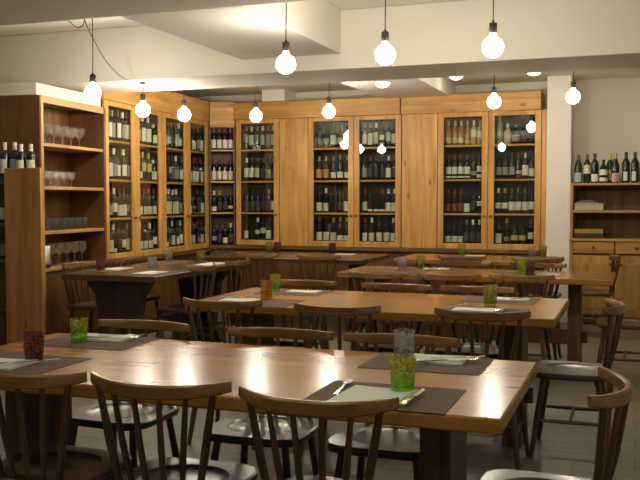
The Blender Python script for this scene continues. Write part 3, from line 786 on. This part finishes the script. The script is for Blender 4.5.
chair(-1.45, 5.53, 180, 'spindle chair facing the camera, middle of the far side of the second table', g)
chair(-.935, 5.53, 180, 'wooden spindle chair facing the camera across the second table from the olive tumbler', g)
chair(-.068, 4.82, 90, 'dark wooden spindle chair at the end of the second table, its seat fully visible', g)
g = 'chairs around the third table'
chair(-1.83, 6.25, 0, 'wooden spindle chair seen from behind, in front of the grey tumbler on the third table', g)
chair(-1.30, 6.28, 0, 'spindle chair seen from behind, middle of the near side of the third table', g)
chair(-.79, 6.37, 0, 'wooden spindle chair seen from behind, in front of the green and dark tumblers', g)
chair(.165, 6.80, 90, 'spindle chair at the hutch end of the third table, its seat facing left', g)
chair(-.80, 7.755, 180, 'spindle chair facing the camera beyond the green and dark tumblers of the third table', g)
chair(-1.42, 7.755, 180, 'spindle chair facing the camera, middle of the far side of the third table', g)
g = 'chairs around the table by the end cabinet'
chair(-.89, 8.36, 0, 'wooden spindle chair seen from behind at the last table, closest to the pillar', g)
chair(-1.60, 8.36, 0, 'spindle chair seen from behind at the last table, below the end wine cabinet', g)
chair(-.165, 9.02, 90, 'dark wooden spindle chair at the end of the last table in front of the hutch', g)
chair(-1.55, 9.72, 180, 'wooden spindle chair between the last table and the end wine cabinet', g)
g = 'chairs around the dark table by the middle cabinet'
chair(-3.62, 8.02, 0, 'spindle chair seen from behind at the dark table below the single-door cabinet', g)
chair(-2.95, 8.02, 0, 'wooden spindle chair seen from behind at the dark table below the middle cabinet', g)
g = 'chairs around the dark table along the side wall'
chair(-4.625, 6.43, -90, 'wooden spindle chair squeezed between the glassware shelves and the side-wall table', g)
chair(-4.64, 7.08, -90, 'wooden spindle chair between the side-wall table and the first glazed cabinet', g)
chair(-3.315, 6.52, 90, 'spindle chair on the room side of the side-wall table, near its front end', g)
chair(-3.31, 7.19, 90, 'spindle chair on the room side of the side-wall table, near its far end', g)

# ------------------------------------------------------------------ things on the tables
TZ = .7505
def placemat(x, y, label, group, rot=0, w=.43, d=.33):
    m = MB().box(-w / 2, w / 2, -d / 2, d / 2, 0, .0015)
    return tag(m.build('placemat', 'mat_brown', loc=(x, y, TZ), rotz=rot), label, 'placemat', group)
def napkin(x, y, w, d, label, group, mat='napkin_green', rot=0, z=TZ + .0018):
    """folded paper napkin: two flaps over each other, corners a little lifted"""
    m = MB()
    for (a, b, c, e, z0, t, lift) in ((-w / 2, w / 2, -d / 2, d / 2, 0, .003, .004), (-w / 2 + .004, w / 2 - .006, -d / 2 + .003, d / 2 - .012, .0036, .0025, .007)):
        nx, ny = 8, 6
        top, bot = [], []
        for j in range(ny + 1):
            for i in range(nx + 1):
                u, v = i / nx, j / ny
                h = lift * max(0, (u - .55)) ** 1.5 * (1 - v) + .0012 * math.sin(5 * u + 3 * v)
                x_, y_ = a + (b - a) * u, c + (e - c) * v
                hb_ = 0 if z0 == 0 else h
                top.append((x_, y_, z0 + t + h)); bot.append((x_, y_, z0 + hb_))
        k = len(top); vs = top + bot; fs = []
        for j in range(ny):
            for i in range(nx):
                q = j * (nx + 1) + i
                fs.append((q, q + 1, q + nx + 2, q + nx + 1)); fs.append((k + q, k + q + nx + 1, k + q + nx + 2, k + q + 1))
        ed = list(range(nx + 1)) + [(j + 1) * (nx + 1) + nx for j in range(ny)] + [ny * (nx + 1) + i for i in reversed(range(nx))] + [j * (nx + 1) for j in reversed(range(1, ny))]
        for p, q in zip(ed, ed[1:] + ed[:1]): fs.append((k + p, k + q, q, p))
        m.add(vs, fs)
    return tag(m.build('napkin', mat, loc=(x, y, z), rotz=rot), label, 'napkin', group)
def fork(x, y, z, rot, label, group):
    r = thing('fork', label, 'fork', (x, y, z), rot, group)
    prof = [(-.10, .0065, .001), (-.06, .0055, .0015), (0, .0035, .003), (.025, .0035, .006), (.040, .011, .005), (.055, .012, .003)]
    MB().loft([[(-w, yy, h), (w, yy, h), (w, yy, h + .002), (-w, yy, h + .002)] for yy, w, h in prof[:4]], smooth=False).build('handle', 'steel', r)
    m = MB().loft([[(-w, yy, h), (w, yy, h), (w, yy, h + .002), (-w, yy, h + .002)] for yy, w, h in prof[3:]], smooth=False)
    for i in range(4):
        xx = -.0102 + i * .0068
        m.loft([[(xx - .0018, yy, h), (xx + .0018, yy, h), (xx + .0018, yy, h + .002), (xx - .0018, yy, h + .002)] for yy, h in ((.054, .003), (.075, .003), (.10, .007))], smooth=False)
    m.build('tines', 'steel', r)
    return r
def knife(x, y, z, rot, label, group):
    r = thing('table_knife', label, 'knife', (x, y, z), rot, group)
    MB().loft([[(-w, yy, 0), (w, yy, 0), (w, yy, h), (-w, yy, h)] for yy, w, h in ((-.115, .006, .004), (-.11, .0085, .006), (-.03, .0065, .006), (.0, .005, .005))], smooth=False).build('handle', 'steel', r, bevel=.0015)
    MB().loft([[(-.004, yy, .001), (w, yy, .002), (w, yy, .003), (-.004, yy, .0035)] for yy, w in ((.0005, .005), (.02, .0085), (.08, .0095), (.105, .006), (.115, -.002))], smooth=False).build('blade', 'steel', r)
    return r
_tm = {}
def tumbler(x, y, mat, label, group, h=.098, r0=.030, r1=.037, z=TZ):
    k = (mat, h, r0, r1)
    if k not in _tm:
        n = 28
        m = MB()
        o = [(r0 * .9, 0), (r0, .003)] + [(r0 + (r1 - r0) * q / 8, .003 + (h - .003) * q / 8) for q in range(1, 9)]
        i = [(r1 - .0025, h), (r1 - .003, h * .75), (r0 - .001, .016), (r0 * .6, .013), (.002, .013)]
        m.lathe(o + i, n)
        _tm[k] = m.mesh('tumbler', mat)
    ob = bpy.data.objects.new('tumbler', _tm[k]); col.objects.link(ob); ob.location = (x, y, z)
    return tag(ob, label, 'glass', group)
gm, gn, gt, gf, gk = 'brown placemats on the tables', 'folded napkins on the tables', 'coloured tumblers on the tables', 'forks on the tables', 'knives on the tables'
# nearest table
placemat(-.707, 2.53, 'brown placemat under the bright green tumbler on the nearest table', gm, .0)
placemat(-.708, 3.098, 'brown placemat under the clear grey tumbler on the nearest table', gm, .0)
placemat(-2.11, 3.11, 'brown placemat under the knobbly green tumbler at the end of the nearest table', gm, .02)
placemat(-2.115, 2.60, 'brown placemat under the dark red tumbler on the nearest table', gm, .0)
napkin(-.735, 2.50, .205, .25, 'pale green napkin in front of the bright green tumbler', gn, rot=-.06)
napkin(-.69, 3.165, .21, .18, 'pale green napkin beside the clear grey tumbler', gn, rot=.0)
napkin(-2.13, 3.19, .25, .165, 'pale green napkin behind the knobbly green tumbler', gn, rot=.03)
napkin(-2.14, 2.555, .21, .18, 'pale green napkin beside the dark red tumbler', gn, rot=.03)
Z2 = TZ + .002; Z3 = TZ + .013
fork(-.860, 2.585, Z2, .10, 'steel fork beside the napkin in front of the bright green tumbler', gf)
knife(-.612, 2.50, Z3 - .002, -.03, 'steel knife on the napkin in front of the bright green tumbler', gk)
fork(-.612, 3.16, Z3, -1.15, 'steel fork laid over the napkin beside the clear grey tumbler', gf)
knife(-.635, 3.105, Z3, -1.05, 'steel knife laid over the napkin beside the clear grey tumbler', gk)
fork(-2.05, 3.20, Z3, -1.25, 'steel fork laid over the napkin behind the knobbly green tumbler', gf)
knife(-2.07, 3.15, Z3, -1.2, 'steel knife laid over the napkin behind the knobbly green tumbler', gk)
knife(-2.035, 2.565, Z3, -.75, 'steel knife across the napkin beside the dark red tumbler', gk)
tumbler(-.672, 2.60, 'glass_green', 'bright green pressed-glass tumbler on the nearest table', gt, h=.110, r0=.035, r1=.041)
tumbler(-.785, 3.06, 'glass_grey', 'clear grey pressed-glass tumbler behind the bright green one', gt, h=.122, r0=.034, r1=.041)
tumbler(-2.169, 3.065, 'glass_green', 'yellow-green knobbly tumbler beside the napkin at the far end of the nearest table', gt, h=.100, r0=.032, r1=.038)
tumbler(-2.075, 2.655, 'glass_red', 'dark red pressed-glass tumbler on the nearest table', gt, h=.105, r0=.032, r1=.040)
# second table
placemat(-2.05, 4.66, 'brown placemat under the amber tumbler on the second table', gm)
placemat(-2.06, 5.22, 'brown placemat under the green tumbler behind the amber one', gm)
placemat(-.76, 4.66, 'brown placemat under the olive tumbler on the second table', gm)
placemat(-.76, 5.22, 'brown placemat across the second table from the olive tumbler', gm)
napkin(-2.19, 4.67, .21, .17, 'pale napkin with a fork beside the amber tumbler', gn, rot=.1)
napkin(-2.01, 5.24, .20, .14, 'white napkin behind the amber tumbler on the second table', gn, 'napkin_white')
napkin(-.80, 4.68, .26, .16, 'pale napkin beside the olive tumbler on the second table', gn)
napkin(-.70, 5.25, .20, .15, 'pale napkin across the second table from the olive tumbler', gn)
fork(-2.27, 4.72, Z3, -.9, 'steel fork on the napkin beside the amber tumbler', gf)
fork(-.93, 4.72, Z3, -.5, 'steel fork on the napkin beside the olive tumbler', gf)
knife(-.67, 4.66, Z3, -.15, 'steel knife on the napkin beside the olive tumbler', gk)
knife(-.61, 5.24, Z3, -.8, 'steel knife on the napkin across the second table from the olive tumbler', gk)
tumbler(-2.075, 4.80, 'glass_amber', 'amber pressed-glass tumbler on the second table', gt, h=.115, r0=.034, r1=.040)
tumbler(-2.20, 5.23, 'glass_green', 'green tumbler standing behind the amber one on the second table', gt, h=.112, r0=.030, r1=.037)
tumbler(-.765, 4.885, 'glass_olive', 'olive green pressed-glass tumbler on the second table', gt, h=.122, r0=.034, r1=.041)
# third table
placemat(-1.84, 7.05, 'brown placemat under the grey tumbler on the third table', gm)
placemat(-.83, 7.05, 'brown placemat under the dark tumbler on the third table', gm)
placemat(-1.72, 7.395, 'brown placemat under the olive tumbler on the third table', gm)
napkin(-1.62, 7.40, .20, .14, 'pale napkin beside the olive tumbler on the third table', gn)
napkin(-.66, 7.12, .18, .14, 'pale napkin beside the dark tumbler on the third table', gn)
knife(-1.58, 7.38, Z3, -.9, 'steel knife on the napkin of the third table beside the olive tumbler', gk)
knife(-.64, 7.12, Z3, -.9, 'steel knife on the napkin beside the dark tumbler of the third table', gk)
tumbler(-1.855, 7.14, 'glass_grey', 'grey tumbler on the third table', gt, h=.115, r0=.034, r1=.040)
tumbler(-1.755, 7.40, 'glass_olive', 'olive tumbler beside the grey one on the third table', gt, h=.115, r0=.034, r1=.040)
tumbler(-.875, 7.18, 'glass_green', 'green tumbler beside the dark one on the third table', gt, h=.118, r0=.034, r1=.041)
tumbler(-.795, 7.05, 'glass_dark', 'dark brown tumbler in front of the green one on the third table', gt, h=.115, r0=.034, r1=.040)
# table by the end cabinet
tumbler(-1.78, 9.40, 'glass_green', 'green tumbler on the last table below the end wine cabinet', gt, h=.115, r0=.034, r1=.040)
tumbler(-1.05, 9.43, 'glass_grey', 'grey tumbler on the last table closest to the pillar', gt, h=.115, r0=.034, r1=.040)
tumbler(-.93, 9.38, 'glass_olive', 'olive tumbler at the pillar end of the last table', gt, h=.115, r0=.034, r1=.042)
placemat(-1.72, 9.32, 'brown placemat under the green tumbler on the last table', gm)
placemat(-1.0, 9.30, 'brown placemat under the two tumblers at the pillar end of the last table', gm)
napkin(-1.62, 9.30, .2, .15, 'pale napkin beside the green tumbler on the last table', gn)
# dark table by the middle cabinet
tumbler(-3.17, 9.16, 'glass_red', 'dark red tumbler on the dark table below the middle cabinet', gt, h=.118, r0=.034, r1=.042)
tumbler(-3.90, 9.10, 'glass_olive', 'olive tumbler on the dark table below the single-door cabinet', gt, h=.118, r0=.034, r1=.042)
tumbler(-3.82, 9.15, 'glass_dark', 'dark tumbler beside the olive one below the single-door cabinet', gt, h=.118, r0=.034, r1=.040)
placemat(-3.05, 9.08, 'brown placemat under the dark red tumbler of the dark table', gm)
napkin(-2.98, 9.05, .2, .15, 'pale napkin beside the dark red tumbler of the dark table', gn, 'napkin_white')
placemat(-3.78, 9.05, 'brown placemat under the olive and dark tumblers of the dark table', gm)
# table along the side wall
placemat(-3.69, 6.24, 'brown placemat at the front corner of the side-wall table', gm, PI / 2)
placemat(-4.21, 6.40, 'brown placemat under the reddish tumbler on the side-wall table', gm, PI / 2)
placemat(-3.69, 7.22, 'brown placemat at the far corner of the side-wall table', gm, PI / 2)
placemat(-4.21, 7.25, 'brown placemat at the wall end of the side-wall table', gm, PI / 2)
napkin(-3.70, 6.20, .17, .30, 'white napkin at the front corner of the side-wall table', gn, 'napkin_white')
napkin(-4.17, 6.45, .17, .26, 'white napkin beside the reddish tumbler on the side-wall table', gn, 'napkin_white')
napkin(-3.68, 7.22, .17, .34, 'white napkin at the far corner of the side-wall table', gn, 'napkin_white')
tumbler(-3.84, 6.47, 'glass_grey', 'grey tumbler near the front of the side-wall table', gt, h=.115, r0=.036, r1=.042)
tumbler(-4.19, 7.36, 'glass_grey', 'grey tumbler at the far end of the side-wall table', gt, h=.115, r0=.034, r1=.040)
tumbler(-3.88, 7.42, 'glass_olive', 'olive tumbler at the far corner of the side-wall table', gt, h=.118, r0=.034, r1=.044)
tumbler(-4.25, 6.32, 'glass_red', 'reddish tumbler beside the chair against the glassware shelves', gt, h=.115, r0=.034, r1=.040)

# ------------------------------------------------------------------ lamps
def pendant(x, y, z, top, label, group, first=[]):
    """bare globe lamp on a cord; z = globe centre, top = where the cord starts"""
    r = thing('pendant_lamp', label, 'lamp', (x, y, z), 0, group)
    R_ = .0625
    prof = [(.016, .078)] + [(R_ * math.sin(a), R_ * math.cos(a)) for a in [math.radians(22 + 158 * k / 14) for k in range(15)]]
    prof = [(max(rr, .001), zz) for rr, zz in prof]
    MB().lathe(list(reversed(prof)), 20).build('globe_bulb', 'bulb_glow', r)
    MB().lathe([(.0215, .079), (.0235, .083), (.0235, .135), (.021, .140), (.010, .143), (.006, .155)], 18).build('lamp_socket', 'black_plastic', r)
    if top > z + .17:
        MB().tube([(0, 0, .1555), (.003, 0, (.155 + top - z) / 2), (0, 0, top - z)], .0035, 6).build('cord', 'cord_black', r)
    return r
gp = 'globe pendant lamps between the two ceiling beams'
pendant(-4.019, 5.9, 2.177, 2.839, 'glowing globe pendant with looped cord, hanging lowest between the two ceiling beams', gp)
pendant(-2.141, 5.275, 2.211, 2.839, 'glowing globe pendant under the ceiling soffit, first of the three large bulbs', gp)
pendant(-1.483, 5.275, 2.233, 2.839, 'glowing globe pendant in the middle of the three large bulbs', gp)
pendant(-0.824, 5.275, 2.242, 2.839, 'large glowing globe pendant above the olive tumbler, last of the three large bulbs', gp)
gp = 'globe pendant lamps under the far beam'
pendant(-4.118, 6.80, 2.134, 2.355, 'glowing globe pendant hung from the swagged cord before the side-wall doors', gp)
pendant(-4.12, 7.55, 2.159, 2.689, 'glowing globe pendant in front of the third side-wall door', gp)
pendant(-3.769, 8.452, 2.218, 2.689, 'glowing globe pendant in front of the single-door cabinet', gp)
pendant(-2.962, 8.452, 2.233, 2.689, 'glowing globe pendant in front of the middle cabinet', gp)
pendant(-1.305, 8.452, 2.271, 2.689, 'glowing globe pendant in front of the end cabinet', gp)
pendant(-0.584, 8.452, 2.289, 2.689, 'glowing globe pendant in front of the white pillar', gp)
cr = thing('swag_cord', 'black lamp cord looping from the near beam and swagging across to the far beam', 'cord', (0, 0, 0))
MB().tube([(-4.32, 5.94, 2.839), (-4.289, 5.94, 2.782), (-4.233, 5.94, 2.731), (-4.178, 5.94, 2.697), (-4.132, 5.94, 2.708), (-4.112, 5.94, 2.769), (-4.09, 5.94, 2.839)], .0035, 6).build('loop', 'cord_black', cr)
MB().tube([(-4.12, 5.93, 2.839), (-4.121, 5.94, 2.763), (-4.142, 6.048, 2.674), (-4.123, 6.095, 2.6), (-4.122, 6.156, 2.54), (-4.139, 6.263, 2.485), (-4.125, 6.33, 2.435), (-4.111, 6.406, 2.387), (-4.105, 6.52, 2.362), (-4.117, 6.68, 2.3585), (-4.118, 6.8, 2.36)], .0035, 6).build('swag', 'cord_black', cr)
MB().lathe([(.028, 2.3745), (.028, 2.366), (.010, 2.360), (.004, 2.3585)][::-1], 16, (-4.118, 6.80, 0)).build('ceiling_hook', 'black_plastic', cr)
gd = 'round ceiling lights behind the far beam'
for x, y, z, lb in ((-2.445, 8.60, 2.53, 'small round white ceiling light under the soffit, closest to the middle cabinet'), (-1.868, 9.45, 2.69, 'small round white ceiling light in front of the end cabinet'), (-1.044, 9.40, 2.69, 'small round white ceiling light closest to the pillar')):
    r = thing('ceiling_light', lb, 'ceiling light', (x, y, z - .0005), 0, gd)
    MB().lathe([(.085, -.012), (.085, 0)], 24).build('mount_plate', 'pillar_paint', r)
    MB().lathe([(.01, -.058), (.035, -.053), (.058, -.040), (.074, -.024), (.080, -.0125)], 24).build('diffuser', 'dome_glow', r)
# unseen fill lights, added over and behind the camera to brighten the near table
for x, y in ((-2.6, 1.9), (-1.0, 1.7), (.7, 1.9), (-1.0, -.9)):
    r = thing('ceiling_light', 'added unseen fill light on the ceiling in front of the near beam', 'ceiling light', (x, y, ZC - .0005), 0, 'added fill lights in front of the near beam')
    MB().lathe([(.085, -.012), (.085, 0)], 24).build('mount_plate', 'pillar_paint', r)
    MB().lathe([(.01, -.058), (.035, -.053), (.058, -.040), (.074, -.024), (.080, -.0125)], 24).build('diffuser', 'dome_fill', r)

# ------------------------------------------------------------------ camera, world, view
cam = bpy.data.cameras.new('camera')
co = bpy.data.objects.new('camera', cam); col.objects.link(co)
cam.sensor_width = 36; cam.sensor_fit = 'HORIZONTAL'
cam.lens = 880.45 / 640 * 36
co.location = (0, 0, 1.337)
co.rotation_euler = (PI / 2 - .0448, 0, .3472)
cam.clip_start = .05
scene.camera = co
w = bpy.data.worlds.new('world'); scene.world = w; w.use_nodes = True
w.node_tree.nodes['Background'].inputs[0].default_value = (1, .85, .65, 1)
w.node_tree.nodes['Background'].inputs[1].default_value = 0.0
vs = scene.view_settings
vs.view_transform = 'Standard'; vs.look = 'None'; vs.gamma = 1.0; vs.use_curve_mapping = False
vs.exposure = .95
cy = scene.cycles
cy.use_denoising = True
cy.max_bounces = 10; cy.diffuse_bounces = 5; cy.glossy_bounces = 4; cy.transparent_max_bounces = 24; cy.transmission_bounces = 6
cy.sample_clamp_indirect = 6.0
cy.caustics_reflective = False; cy.caustics_refractive = False
